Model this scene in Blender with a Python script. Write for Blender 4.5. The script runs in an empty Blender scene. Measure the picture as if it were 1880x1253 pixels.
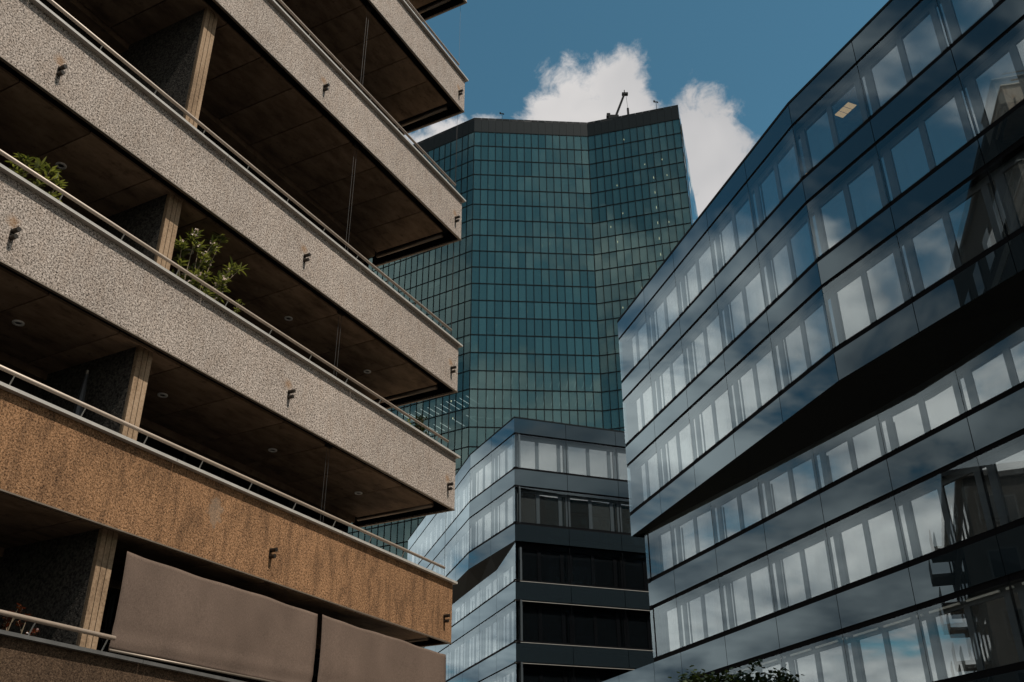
import bpy, bmesh, math, random
from mathutils import Vector, Matrix
R = math.radians
random.seed(7)
scene = bpy.context.scene
col = scene.collection

# ---------------------------------------------------------------- camera
cam_data = bpy.data.cameras.new('camera')
cam_data.sensor_fit = 'HORIZONTAL'
cam_data.sensor_width = 36.0
cam_data.lens = 34.22
cam_data.clip_start = 0.1
cam_data.clip_end = 6000.0
cam = bpy.data.objects.new('camera', cam_data)
col.objects.link(cam)
cam.matrix_world = Matrix.Translation((0, 0, 1.6)) @ Matrix.Rotation(R(118.4), 4, 'X') @ Matrix.Rotation(R(-0.3), 4, 'Z')
scene.camera = cam

# ---------------------------------------------------------------- view and render settings
scene.view_settings.view_transform = 'Standard'
scene.view_settings.look = 'None'
scene.view_settings.exposure = 0.0
scene.view_settings.gamma = 1.0
scene.cycles.use_denoising = True
scene.cycles.max_bounces = 7
scene.cycles.diffuse_bounces = 3
scene.cycles.glossy_bounces = 4
scene.cycles.transparent_max_bounces = 10
scene.cycles.caustics_reflective = False
scene.cycles.caustics_refractive = False

# ---------------------------------------------------------------- sun direction
SUN_AZ, SUN_EL = 123.0, 57.0
def dirv(az, el):
    return Vector((math.sin(R(az)) * math.cos(R(el)), math.cos(R(az)) * math.cos(R(el)), math.sin(R(el))))

# ---------------------------------------------------------------- node helper
class NT:
    def __init__(s, tree):
        s.t = tree; s.n = tree.nodes; s.l = tree.links
    def new(s, typ, **kw):
        n = s.n.new(typ)
        for k, v in kw.items(): setattr(n, k, v)
        return n
    def put(s, sock, v):
        if isinstance(v, bpy.types.NodeSocket): s.l.new(v, sock)
        else: sock.default_value = v
    def m(s, op, a, b=0.0, c=0.0, clamp=False):
        n = s.new('ShaderNodeMath', operation=op); n.use_clamp = clamp
        s.put(n.inputs[0], a); s.put(n.inputs[1], b); s.put(n.inputs[2], c)
        return n.outputs[0]
    def v(s, op, a, b=(0, 0, 0), scale=None):
        n = s.new('ShaderNodeVectorMath', operation=op)
        s.put(n.inputs[0], a)
        if op != 'SCALE' and op != 'NORMALIZE': s.put(n.inputs[1], b)
        if scale is not None: s.put(n.inputs['Scale'], scale)
        return n.outputs['Value'] if op in ('DISTANCE', 'LENGTH', 'DOT_PRODUCT') else n.outputs['Vector']
    def noise(s, vec, scale, detail=4.0, rough=0.5, dist=0.0, color=False):
        n = s.new('ShaderNodeTexNoise'); s.put(n.inputs['Vector'], vec)
        n.inputs['Scale'].default_value = scale; n.inputs['Detail'].default_value = detail
        n.inputs['Roughness'].default_value = rough; n.inputs['Distortion'].default_value = dist
        return n.outputs['Color'] if color else n.outputs['Fac']
    def ramp(s, fac, stops, interp='LINEAR'):
        n = s.new('ShaderNodeValToRGB'); s.put(n.inputs[0], fac)
        e = n.color_ramp.elements; n.color_ramp.interpolation = interp
        while len(e) < len(stops): e.new(0.5)
        for el, (p, c) in zip(e, stops):
            el.position = p
            el.color = (c, c, c, 1) if isinstance(c, (int, float)) else (*c, 1)
        return n.outputs[0]
    def mapr(s, v, a, b, c=0.0, d=1.0, smooth=False):
        n = s.new('ShaderNodeMapRange'); n.clamp = True
        if smooth: n.interpolation_type = 'SMOOTHSTEP'
        s.put(n.inputs[0], v)
        for i, q in enumerate((a, b, c, d)): s.put(n.inputs[i + 1], q)
        return n.outputs[0]
    def mix(s, fac, a, b, blend='MIX'):
        n = s.new('ShaderNodeMix', data_type='RGBA', blend_type=blend)
        s.put(n.inputs[0], fac)
        for sock, q in ((n.inputs[6], a), (n.inputs[7], b)):
            s.put(sock, q if isinstance(q, bpy.types.NodeSocket) else (*q, 1))
        return n.outputs[2]

# ---------------------------------------------------------------- world: sky with broken cumulus
world = bpy.data.worlds.new('World'); scene.world = world; world.use_nodes = True
w = NT(world.node_tree); w.n.clear()
out = w.new('ShaderNodeOutputWorld'); bg = w.new('ShaderNodeBackground'); bg.inputs['Strength'].default_value = 0.1
sky = w.new('ShaderNodeTexSky', sky_type='NISHITA'); sky.sun_disc = False
sky.sun_elevation = R(SUN_EL); sky.sun_rotation = R(SUN_AZ); sky.altitude = 400
sky.air_density = 1.0; sky.dust_density = 0.6; sky.ozone_density = 1.6
D = w.new('ShaderNodeTexCoord').outputs['Generated']
sky_col = w.mix(1.0, sky.outputs[0], (0.66, 1.10, 0.95), 'MULTIPLY')
# wispy detail shared by all clouds
warp = w.v('ADD', D, w.v('SCALE', w.v('SUBTRACT', w.noise(D, 9.0, 3, 0.55, color=True), (0.5, 0.5, 0.5)), scale=0.055))
fine = w.noise(warp, 22.0, 6.0, 0.64)
# the cumulus bank standing behind the tower: (azimuth, elevation, radius in degrees)
field = None
for az, el, r in ((6.6, 41.2, 2.7), (5.0, 42.3, 2.4), (8.0, 42.8, 2.3), (9.6, 41.4, 1.7), (3.2, 40.9, 1.9), (1.2, 40.2, 1.6),
                  (13.6, 40.4, 1.9), (14.6, 39.2, 2.1), (15.6, 37.8, 2.0), (13.5, 37.4, 2.8), (13.6, 34.8, 3.0), (11.0, 38.0, 3.2),
                  (-4.6, 40.2, 1.5), (-6.2, 39.2, 1.8), (-9.0, 37.5, 2.6), (-1.8, 40.3, 1.3), (14.5, 31.5, 2.6)):
    d = w.v('DISTANCE', D, tuple(dirv(az, el)))
    f = w.m('SUBTRACT', 1.0, w.m('DIVIDE', d, R(r)))
    field = f if field is None else w.m('SMOOTH_MAX', field, f, 0.35)
dens1 = w.m('ADD', field, w.m('MULTIPLY', w.m('SUBTRACT', fine, 0.52), 2.3))
cloud1 = w.mapr(dens1, -0.06, 0.55, smooth=True)
# broken cloud over the rest of the sky
sep = w.new('ShaderNodeSeparateXYZ'); w.put(sep.inputs[0], D)
flat = w.v('SCALE', D, scale=w.m('DIVIDE', 1.0, w.m('ADD', w.m('MAXIMUM', sep.outputs[2], 0.0), 0.22)))
flat = w.v('ADD', flat, (2.5, 4.4, 7.7))
n2 = w.noise(flat, 2.3, 5.0, 0.58, 0.3)
bias = w.mapr(sep.outputs[2], 0.32, 0.80, 0.085, -0.09)
cover = w.mapr(w.m('ADD', n2, bias), 0.43, 0.56, smooth=True)
clear = w.mapr(w.v('DISTANCE', D, tuple(dirv(5, 47))), 0.42, 0.62, smooth=True)
cloud2 = w.m('MULTIPLY', w.m('MULTIPLY', cover, clear), w.mapr(sep.outputs[2], 0.0, 0.06))
mask = w.m('MAXIMUM', cloud1, cloud2)
shade = w.mapr(w.m('ADD', w.m('MULTIPLY', w.noise(warp, 6.5, 3, 0.55), 0.7), w.m('MULTIPLY', w.noise(flat, 3.1, 3, 0.5), 0.3)), 0.33, 0.6)
grey = w.mapr(w.m('ADD', w.m('MULTIPLY', n2, 0.5), w.m('MULTIPLY', w.noise(flat, 4.1, 3, 0.6), 0.5)), 0.40, 0.60)
broken_col = w.mix(grey, (2.6, 3.0, 3.4), (10.8, 10.4, 10.0))
cloud_col = w.mix(shade, (4.6, 4.65, 4.8), (6.9, 6.7, 6.6))
w.put(bg.inputs['Color'], w.mix(cloud1, w.mix(cloud2, sky_col, broken_col), cloud_col))
w.l.new(bg.outputs[0], out.inputs[0])
world.cycles.sampling_method = 'MANUAL'; world.cycles.sample_map_resolution = 512

# ---------------------------------------------------------------- sun lamp
sun_data = bpy.data.lights.new('sun', 'SUN'); sun_data.energy = 5.0; sun_data.angle = R(0.5); sun_data.color = (1.0, 0.93, 0.83)
sun = bpy.data.objects.new('sun', sun_data); col.objects.link(sun)
sun.rotation_euler = dirv(SUN_AZ, SUN_EL).to_track_quat('Z', 'Y').to_euler()
sun.location = (40, -30, 60)

# ---------------------------------------------------------------- materials
M = {}
def mat(name):
    m = bpy.data.materials.new(name); m.use_nodes = True
    t = NT(m.node_tree); t.n.clear()
    t.out = t.new('ShaderNodeOutputMaterial'); M[name] = m
    return t
def bsdf(t, color, rough=0.7, metal=0.0, spec=0.5, normal=None):
    b = t.new('ShaderNodeBsdfPrincipled')
    t.put(b.inputs['Base Color'], color if isinstance(color, bpy.types.NodeSocket) else (*color, 1))
    t.put(b.inputs['Roughness'], rough); b.inputs['Metallic'].default_value = metal
    b.inputs['Specular IOR Level'].default_value = spec
    if normal is not None: t.put(b.inputs['Normal'], normal)
    t.l.new(b.outputs[0], t.out.inputs[0]); return b
def bump(t, h, strength=0.5, dist=0.01):
    n = t.new('ShaderNodeBump'); t.put(n.inputs['Height'], h)
    n.inputs['Strength'].default_value = strength; n.inputs['Distance'].default_value = dist
    return n.outputs[0]
def objco(t): return t.new('ShaderNodeTexCoord').outputs['Object']

def plain(name, color, rough=0.6, metal=0.0, spec=0.5, var=0.15, scale=6.0):
    t = mat(name); c = objco(t)
    k = t.mapr(t.noise(c, scale, 5, 0.6), 0.3, 0.7, 1 - var, 1 + var)
    cc = t.v('SCALE', color, scale=k)
    bsdf(t, cc, rough, metal, spec)

# roughcast plaster: pebbles of a few centimetres
def roughcast(name, stops, stain, stain_amt, streak):
    t = mat(name); c = objco(t)
    g = t.noise(c, 36.0, 4.0, 0.72)
    g2 = t.noise(c, 64.0, 2.0, 0.5)
    gg = t.m('ADD', t.m('MULTIPLY', g, 0.72), t.m('MULTIPLY', g2, 0.28))
    base = t.ramp(gg, stops)
    vo = t.new('ShaderNodeTexVoronoi'); t.put(vo.inputs['Vector'], t.v('ADD', c, t.v('SCALE', t.noise(c, 40, 1, color=True), scale=0.02))); vo.inputs['Scale'].default_value = 60.0
    vs_ = t.new('ShaderNodeSeparateColor'); t.put(vs_.inputs[0], vo.outputs['Color'])
    base = t.v('SCALE', base, scale=t.mapr(t.m('POWER', vs_.outputs[0], 1.5), 0.0, 1.0, 1.15, 0.60))
    big = t.noise(t.v('MULTIPLY', c, (1.0, 1.0, streak)), 5.0, 6, 0.66)
    fac = t.mapr(big, 0.42, 0.66, 0.0, stain_amt, True)
    base = t.mix(fac, base, t.mix(0.55, base, stain, 'MULTIPLY'))
    tone = t.mapr(t.noise(c, 0.55, 3, 0.5), 0.3, 0.7, 0.88, 1.12)
    base = t.v('SCALE', base, scale=tone)
    return t, c, gg, base
t, c, gg, base = roughcast('roughcast_beige', [(0.40, (0.03, 0.023, 0.019)), (0.45, (0.13, 0.104, 0.085)), (0.49, (0.345, 0.287, 0.245)), (0.60, (0.53, 0.455, 0.40))], (0.62, 0.5, 0.4), 0.45, 0.4)
# rusty wash above the drain spouts
sp = t.new('ShaderNodeSeparateXYZ'); t.put(sp.inputs[0], c)
rust = None
for s0 in (-0.30, -5.71, -11.35):
    d = t.v('LENGTH', t.v('MULTIPLY', t.v('SUBTRACT', c, (s0 - 0.03, 0.0, 0.62)), (1.0, 0.0, 1.0)))
    f = t.m('SUBTRACT', 1.0, t.m('DIVIDE', d, 0.16)); rust = f if rust is None else t.m('MAXIMUM', rust, f)
rust = t.mapr(t.m('ADD', rust, t.m('SUBTRACT', t.noise(c, 14, 3), 0.6)), 0.1, 0.7, 0.0, 0.6)
base = t.mix(rust, base, (0.24, 0.125, 0.05))
bsdf(t, base, 0.92, 0, 0.2, bump(t, gg, 0.9, 0.022))
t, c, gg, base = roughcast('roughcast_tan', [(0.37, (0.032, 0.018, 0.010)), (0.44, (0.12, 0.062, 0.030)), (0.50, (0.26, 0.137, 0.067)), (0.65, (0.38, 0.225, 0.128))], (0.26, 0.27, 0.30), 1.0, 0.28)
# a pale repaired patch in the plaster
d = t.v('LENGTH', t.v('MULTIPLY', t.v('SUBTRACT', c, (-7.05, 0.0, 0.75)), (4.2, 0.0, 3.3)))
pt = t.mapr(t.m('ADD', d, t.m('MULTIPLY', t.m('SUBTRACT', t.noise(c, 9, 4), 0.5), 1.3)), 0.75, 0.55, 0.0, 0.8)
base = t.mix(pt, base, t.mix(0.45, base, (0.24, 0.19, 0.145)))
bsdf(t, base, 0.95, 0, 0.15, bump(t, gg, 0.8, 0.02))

t, c, gg, base = roughcast('roughcast_shaded', [(0.37, (0.018, 0.011, 0.007)), (0.44, (0.05, 0.030, 0.018)), (0.51, (0.085, 0.053, 0.032)), (0.65, (0.13, 0.085, 0.055))], (0.5, 0.5, 0.5), 1.0, 0.35)  # plaster of the lowest parapet, with its shade put into the colour
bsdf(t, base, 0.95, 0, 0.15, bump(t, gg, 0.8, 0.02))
# board-marked concrete of the soffits
t = mat('soffit_concrete'); c = objco(t)
rnd = t.new('ShaderNodeObjectInfo').outputs['Random']
cs = t.v('ADD', c, t.v('SCALE', (13.0, 7.0, 3.0), scale=rnd))
n = t.noise(t.v('MULTIPLY', cs, (1.0, 2.6, 1.0)), 1.3, 7, 0.65)
colr = t.ramp(n, [(0.30, (0.095, 0.062, 0.039)), (0.5, (0.215, 0.145, 0.093)), (0.72, (0.31, 0.217, 0.145))])
blot = t.mapr(t.noise(cs, 7.0, 6, 0.7), 0.56, 0.70, 0.0, 0.7)
colr = t.mix(blot, colr, (0.055, 0.038, 0.026))
colr = t.v('SCALE', colr, scale=t.mapr(rnd, 0, 1, 0.72, 1.2))
bsdf(t, colr, 0.85, 0, 0.25, bump(t, t.noise(cs, 24, 5, 0.6), 0.25, 0.01))

t = mat('column_concrete'); c = objco(t)
n = t.noise(c, 30, 4, 0.6); m2 = t.noise(t.v('MULTIPLY', c, (1, 1, 0.25)), 3.0, 5, 0.6)
colr = t.ramp(t.m('ADD', t.m('MULTIPLY', n, 0.4), t.m('MULTIPLY', m2, 0.6)), [(0.35, (0.125, 0.08, 0.048)), (0.5, (0.245, 0.163, 0.10)), (0.66, (0.34, 0.24, 0.16))])
bsdf(t, colr, 0.9, 0, 0.2, bump(t, n, 0.4, 0.01))
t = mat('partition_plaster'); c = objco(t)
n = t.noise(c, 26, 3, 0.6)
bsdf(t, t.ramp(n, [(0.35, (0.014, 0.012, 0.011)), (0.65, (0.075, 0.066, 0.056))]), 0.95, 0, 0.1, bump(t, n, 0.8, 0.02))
plain('bounce_sheet_dark', (0.055, 0.052, 0.05), 0.9, 0, 0.3, 0.2, 3)  # dark tone of the added sheet that cuts ground bounce
plain('dark_recess', (0.008, 0.008, 0.009), 0.9, 0, 0.1)
plain('coping_metal', (0.36, 0.335, 0.305), 0.5, 0.1, 0.5, 0.12, 3)
plain('handrail_metal', (0.36, 0.285, 0.225), 0.45, 0.15, 0.5, 0.12, 3)
plain('coping_shaded', (0.085, 0.082, 0.078), 0.6, 0.1, 0.4, 0.25, 4)  # coping metal darkened to carry the shade of the lowest level
plain('bronze', (0.035, 0.028, 0.022), 0.45, 0.6)
plain('cable_steel', (0.03, 0.028, 0.026), 0.6, 0.3)
plain('roller_metal', (0.20, 0.16, 0.125), 0.45, 0.5)
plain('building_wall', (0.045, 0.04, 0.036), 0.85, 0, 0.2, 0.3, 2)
plain('house_wall', (0.032, 0.029, 0.027), 0.9, 0, 0.1, 0.25, 1.5)
plain('frame_dark', (0.02, 0.02, 0.021), 0.45)
plain('white_enamel', (0.72, 0.70, 0.66), 0.4)
plain('lamp_hole', (0.03, 0.03, 0.03), 0.5)
plain('terracotta', (0.22, 0.10, 0.055), 0.85)
plain('roof_dark', (0.03, 0.03, 0.033), 0.8)
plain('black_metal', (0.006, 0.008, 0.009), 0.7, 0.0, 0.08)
plain('slot_black', (0.004, 0.004, 0.005), 0.8, 0, 0.05)
plain('pier_grey', (0.035, 0.042, 0.048), 0.55)
plain('tower_mullion', (0.004, 0.006, 0.007), 0.7, 0, 0.05)
plain('tower_parapet', (0.004, 0.008, 0.010), 0.6, 0, 0.12)
plain('crane_metal', (0.006, 0.007, 0.008), 0.7, 0, 0.1)
plain('interior_pale', (0.55, 0.56, 0.54), 0.7)
plain('interior_wall', (0.06, 0.075, 0.075), 0.8)
plain('room_wall', (0.42, 0.34, 0.24), 0.8)
plain('bark', (0.06, 0.045, 0.032), 0.9, 0, 0.2, 0.3, 12)
plain('stem_brown', (0.16, 0.12, 0.075), 0.8)

t = mat('blind_fabric'); c = objco(t)
weave = t.noise(t.v('MULTIPLY', c, (1, 1, 5.0)), 40, 2, 0.5)
wv2 = t.noise(t.v('MULTIPLY', c, (6.0, 1, 1.0)), 30, 2, 0.5)
soft = t.noise(t.v('MULTIPLY', c, (1.0, 1, 0.7)), 1.4, 4, 0.55)
k = t.m('ADD', t.m('ADD', t.m('MULTIPLY', weave, 0.36), t.m('MULTIPLY', wv2, 0.36)), t.m('MULTIPLY', soft, 0.28))
bsdf(t, t.ramp(k, [(0.36, (0.070, 0.049, 0.038)), (0.64, (0.152, 0.107, 0.083))]), 0.9, 0, 0.15)

t = mat('ground_paving'); c = objco(t)
br = t.new('ShaderNodeTexBrick'); t.put(br.inputs['Vector'], c); br.inputs['Scale'].default_value = 1.6
br.inputs['Color1'].default_value = (0.54, 0.42, 0.31, 1); br.inputs['Color2'].default_value = (0.46, 0.36, 0.265, 1)
br.inputs['Mortar'].default_value = (0.16, 0.14, 0.12, 1); br.inputs['Mortar Size'].default_value = 0.012
bsdf(t, t.mix(1.0, br.outputs[0], t.ramp(t.noise(c, 0.6, 6, 0.6), [(0.3, 0.75), (0.7, 1.1)]), 'MULTIPLY'), 0.9, 0, 0.2)

# architectural glass: clear body under a coated mirror face (Schlick reflectance), each pane a hair out of true
def glass(name, tint, r0, refl=(1, 1, 1), tilt=0.006, wave=0.004, body=None, body_amt=0.0, rough=0.0, var=0.0, wscale=0.45, expo=3.0):
    t = mat(name)
    c = objco(t); info = t.new('ShaderNodeObjectInfo').outputs['Random']
    geo = t.new('ShaderNodeNewGeometry'); isl = geo.outputs['Random Per Island']
    seed = t.m('ADD', info, isl)
    wn = t.new('ShaderNodeTexWhiteNoise', noise_dimensions='1D'); t.put(wn.inputs['W'], seed)
    rv = t.v('SCALE', t.v('SUBTRACT', wn.outputs['Color'], (0.5, 0.5, 0.5)), scale=tilt)
    nv = t.v('SCALE', t.v('SUBTRACT', t.noise(t.v('ADD', c, t.v('SCALE', (31.0, 17.0, 9.0), scale=seed)), wscale, 2, 0.5, color=True), (0.5, 0.5, 0.5)), scale=wave)
    nor = t.v('NORMALIZE', t.v('ADD', geo.outputs['Normal'], t.v('ADD', rv, nv)))
    cosv = t.m('ABSOLUTE', t.v('DOT_PRODUCT', nor, geo.outputs['Incoming']))
    k5 = t.m('POWER', t.m('SUBTRACT', 1.0, cosv, clamp=True), expo)
    fac = t.m('MULTIPLY', t.m('ADD', r0, t.m('MULTIPLY', 1.0 - r0, k5)), t.m('SUBTRACT', 1.0, geo.outputs['Backfacing']), clamp=True)
    gl = t.new('ShaderNodeBsdfGlossy'); gl.inputs['Roughness'].default_value = rough
    gl.inputs['Color'].default_value = (*refl, 1); t.put(gl.inputs['Normal'], nor)
    tr = t.new('ShaderNodeBsdfTransparent'); tr.inputs['Color'].default_value = (*tint, 1)
    inner = tr.outputs[0]
    if body is not None:
        df = t.new('ShaderNodeBsdfDiffuse')
        if var > 0:
            k = t.mapr(wn.outputs['Value'], 0, 1, 1 - var, 1 + var)
            t.put(df.inputs['Color'], t.v('SCALE', body, scale=k))
        else: df.inputs['Color'].default_value = (*body, 1)
        if body_amt >= 1.0: inner = df.outputs[0]
        else:
            mx = t.new('ShaderNodeMixShader'); mx.inputs[0].default_value = body_amt
            t.l.new(inner, mx.inputs[1]); t.l.new(df.outputs[0], mx.inputs[2]); inner = mx.outputs[0]
    mx = t.new('ShaderNodeMixShader'); t.put(mx.inputs[0], fac)
    t.l.new(inner, mx.inputs[1]); t.l.new(gl.outputs[0], mx.inputs[2]); t.l.new(mx.outputs[0], t.out.inputs[0])
glass('facade_glass', (0.93, 0.96, 0.97), 0.075, (0.74, 0.92, 1.0), 0.004, 0.003)
glass('spandrel_glass', (0, 0, 0), 0.07, (0.66, 0.86, 0.96), 0.004, 0.003, body=(0.012, 0.018, 0.022), body_amt=1.0)
glass('window_blind_glass', (0, 0, 0), 0.31, (1.0, 0.97, 0.93), 0.010, 0.006, body=(0.05, 0.05, 0.048), body_amt=1.0, var=0.6, expo=2.6)
glass('clear_glass', (0.9, 0.9, 0.88), 0.10, (1, 1, 1), 0.004, 0.002)
glass('tower_glass', (0.48, 0.60, 0.60), 0.11, (0.50, 0.72, 0.70), 0.014, 0.010, body=(0.034, 0.080, 0.090), body_amt=0.62, var=0.22, wscale=0.3)
glass('flat_window', (0, 0, 0), 0.04, (1, 1, 1), 0.01, 0.006, body=(0.006, 0.007, 0.008), body_amt=1.0)
glass('tower_side_glass', (0, 0, 0), 0.45, (0.92, 1.0, 1.0), 0.02, 0.01, body=(0.03, 0.05, 0.06), body_amt=1.0)

def emission(name, color, strength):
    t = mat(name); e = t.new('ShaderNodeEmission'); e.inputs[0].default_value = (*color, 1); e.inputs[1].default_value = strength
    t.l.new(e.outputs[0], t.out.inputs[0]); M[name].cycles.emission_sampling = 'NONE'
emission('lamp_warm', (1.0, 0.66, 0.32), 0.55)
emission('tube_light', (1.0, 0.97, 0.9), 1.6)
emission('spot_light', (1.0, 0.80, 0.48), 3.0)

def leafmat(name, a, b, trans=0.25):
    t = mat(name)
    isl = t.new('ShaderNodeNewGeometry').outputs['Random Per Island']
    cc = t.mix(isl, a, b)
    d = t.new('ShaderNodeBsdfDiffuse'); t.put(d.inputs[0], cc)
    tl = t.new('ShaderNodeBsdfTranslucent'); t.put(tl.inputs[0], t.mix(1.0, cc, (1.2, 1.2, 0.5), 'MULTIPLY'))
    g = t.new('ShaderNodeBsdfGlossy'); g.inputs['Roughness'].default_value = 0.35
    m1 = t.new('ShaderNodeMixShader'); m1.inputs[0].default_value = trans
    t.l.new(d.outputs[0], m1.inputs[1]); t.l.new(tl.outputs[0], m1.inputs[2])
    m2 = t.new('ShaderNodeMixShader'); m2.inputs[0].default_value = 0.05
    t.l.new(m1.outputs[0], m2.inputs[1]); t.l.new(g.outputs[0], m2.inputs[2]); t.l.new(m2.outputs[0], t.out.inputs[0])
leafmat('oleander_leaf', (0.03, 0.045, 0.014), (0.27, 0.28, 0.10))
leafmat('dark_leaf', (0.012, 0.02, 0.008), (0.032, 0.045, 0.014))
leafmat('lime_leaf', (0.25, 0.30, 0.03), (0.38, 0.40, 0.06))
leafmat('red_leaf', (0.12, 0.02, 0.01), (0.06, 0.025, 0.01))
leafmat('petal', (0.75, 0.55, 0.48), (0.85, 0.75, 0.68), 0.15)

# ---------------------------------------------------------------- mesh helpers
class MB:
    def __init__(s): s.v = []; s.f = []
    def face_list(s, vs, fs):
        o = len(s.v); s.v += [tuple(p) for p in vs]; s.f += [tuple(i + o for i in f) for f in fs]
    def box(s, x0, x1, y0, y1, z0, z1):
        s.face_list([(x0, y0, z0), (x1, y0, z0), (x1, y1, z0), (x0, y1, z0), (x0, y0, z1), (x1, y0, z1), (x1, y1, z1), (x0, y1, z1)],
                    [(0, 3, 2, 1), (4, 5, 6, 7), (0, 1, 5, 4), (1, 2, 6, 5), (2, 3, 7, 6), (3, 0, 4, 7)])
        return s
    def prism(s, pts, z0, z1):      # vertical prism over a counter-clockwise XY polygon; z0/z1 numbers
        n = len(pts)
        vs = [(p[0], p[1], z0) for p in pts] + [(p[0], p[1], z1) for p in pts]
        s.face_list(vs, [tuple(reversed(range(n))), tuple(range(n, 2 * n))] + [(i, (i + 1) % n, n + (i + 1) % n, n + i) for i in range(n)])
        return s
    def extrude_x(s, prof, x0, x1):  # profile of (y,z) points, counter-clockwise seen from +x
        n = len(prof)
        vs = [(x0, p[0], p[1]) for p in prof] + [(x1, p[0], p[1]) for p in prof]
        s.face_list(vs, [tuple(reversed(range(n))), tuple(range(n, 2 * n))] + [(i, (i + 1) % n, n + (i + 1) % n, n + i) for i in range(n)])
        return s
    def tube(s, path, rad, seg=8, cap=True):
        path = [Vector(p) for p in path]; rings = []
        rads = rad if isinstance(rad, (list, tuple)) else [rad] * len(path)
        for i, p in enumerate(path):
            d = (path[min(i + 1, len(path) - 1)] - path[max(i - 1, 0)]).normalized()
            a = d.cross(Vector((0, 0, 1)) if abs(d.z) < 0.9 else Vector((1, 0, 0))).normalized(); b = d.cross(a)
            rings.append([p + (a * math.cos(2 * math.pi * k / seg) + b * math.sin(2 * math.pi * k / seg)) * rads[i] for k in range(seg)])
        vs = [q for r in rings for q in r]; fs = []
        for i in range(len(rings) - 1):
            for k in range(seg):
                fs.append((i * seg + k, i * seg + (k + 1) % seg, (i + 1) * seg + (k + 1) % seg, (i + 1) * seg + k))
        if cap: fs += [tuple(reversed(range(seg))), tuple(range((len(rings) - 1) * seg, len(rings) * seg))]
        s.face_list(vs, fs); return s
    def mesh(s, name, m, smooth=False):
        me = bpy.data.meshes.new(name); me.from_pydata(s.v, [], s.f); me.materials.append(M[m])
        if smooth: me.polygons.foreach_set('use_smooth', [True] * len(me.polygons))
        me.update(); return me

def obj(name, me, parent=None, loc=(0, 0, 0), rotz=0.0):
    o = bpy.data.objects.new(name, me); col.objects.link(o)
    o.location = loc; o.rotation_euler = (0, 0, rotz); o.parent = parent
    return o
CACHE = {}
def boxobj(name, dims, m, parent, loc, rotz=0.0):   # dims (x,y,z); origin at the middle of x, front of y, bottom of z
    key = (name, m) + tuple(round(q, 4) for q in dims)
    if key not in CACHE:
        CACHE[key] = MB().box(-dims[0] / 2, dims[0] / 2, 0, dims[1], 0, dims[2]).mesh(name, m)
    return obj(name, CACHE[key], parent, loc, rotz)
def thing(name, label, cat, loc=(0, 0, 0), rotz=0.0, group=None):
    o = obj(name, None, None, loc, rotz); o['label'] = label; o['category'] = cat
    if group: o['group'] = group
    return o

# ---------------------------------------------------------------- ground
gm = MB(); gm.face_list([(-3000, -3000, 0), (3000, -3000, 0), (3000, 3000, 0), (-3000, 3000, 0)], [(0, 1, 2, 3)])
g = obj('ground', gm.mesh('ground', 'ground_paving')); g['kind'] = 'structure'
rm_ = MB(); rm_.face_list([(-400, -400, 0.004), (400, -400, 0.004), (400, 14.5, 0.004), (-400, 14.5, 0.004)], [(0, 1, 2, 3)])
bounce_sheet = obj('bounce_sheet', rm_.mesh('bounce_sheet', 'bounce_sheet_dark')); bounce_sheet['kind'] = 'structure'  # unseen dark sheet, added to weaken bounce light on the near soffits
km = MB().box(-60, 60, 14.505, 14.65, 0.0, 0.12)
added_kerb = obj('added_kerb', km.mesh('added_kerb', 'column_concrete')); added_kerb['kind'] = 'structure'

# ================================================================ apartment building with stacked balconies
# local frame: x runs along the street front (0 at the far corner, negative towards the camera), y goes inwards, z up
APT = thing('apartment_building', 'beige and tan apartment block with long stacked balconies on the left', 'building', (-1.29, 20.66, 0), R(62.1))
S0 = -16.0                     # near end of the front
DW = 2.62                      # depth of the balconies to the window wall
LEVELS = [(2.83, 4.07), (5.69, 6.95), (8.55, 9.81), (11.43, 12.67), (15.73, 16.97), (19.99, 21.17), (24.22, 25.46), (28.5, 29.74)]
SIDE = 15.0
# main volume with the window wall
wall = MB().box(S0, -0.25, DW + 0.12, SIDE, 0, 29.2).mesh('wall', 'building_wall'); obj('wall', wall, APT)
plinth = MB().box(S0, -0.1, 0.3, DW + 0.1, 0, 2.8).mesh('plinth', 'building_wall'); obj('plinth', plinth, APT)
roof_slab = MB().box(S0, -0.05, 0.5, SIDE + 0.2, 29.2, 29.45).mesh('roof', 'roof_dark'); obj('roof', roof_slab, APT)
# windows of the flank wall
for k in range(len(LEVELS) - 1):
    z0 = LEVELS[k][1] - 0.2
    for j in range(4):
        fr = boxobj('window', (1.5, 0.06, 1.7), 'frame_dark', APT, (-0.21, 4.4 + j * 2.9, z0), R(90))
        boxobj('pane', (1.36, 0.02, 1.56), 'flat_window', fr, (0, -0.025, 0.07))
    if k > 0:
        boxobj('string_course', (SIDE - DW - 0.3, 0.05, 0.5), 'roughcast_beige', APT, (-0.21, (SIDE + DW) / 2, LEVELS[k][0] + 0.1), R(90))

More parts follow.
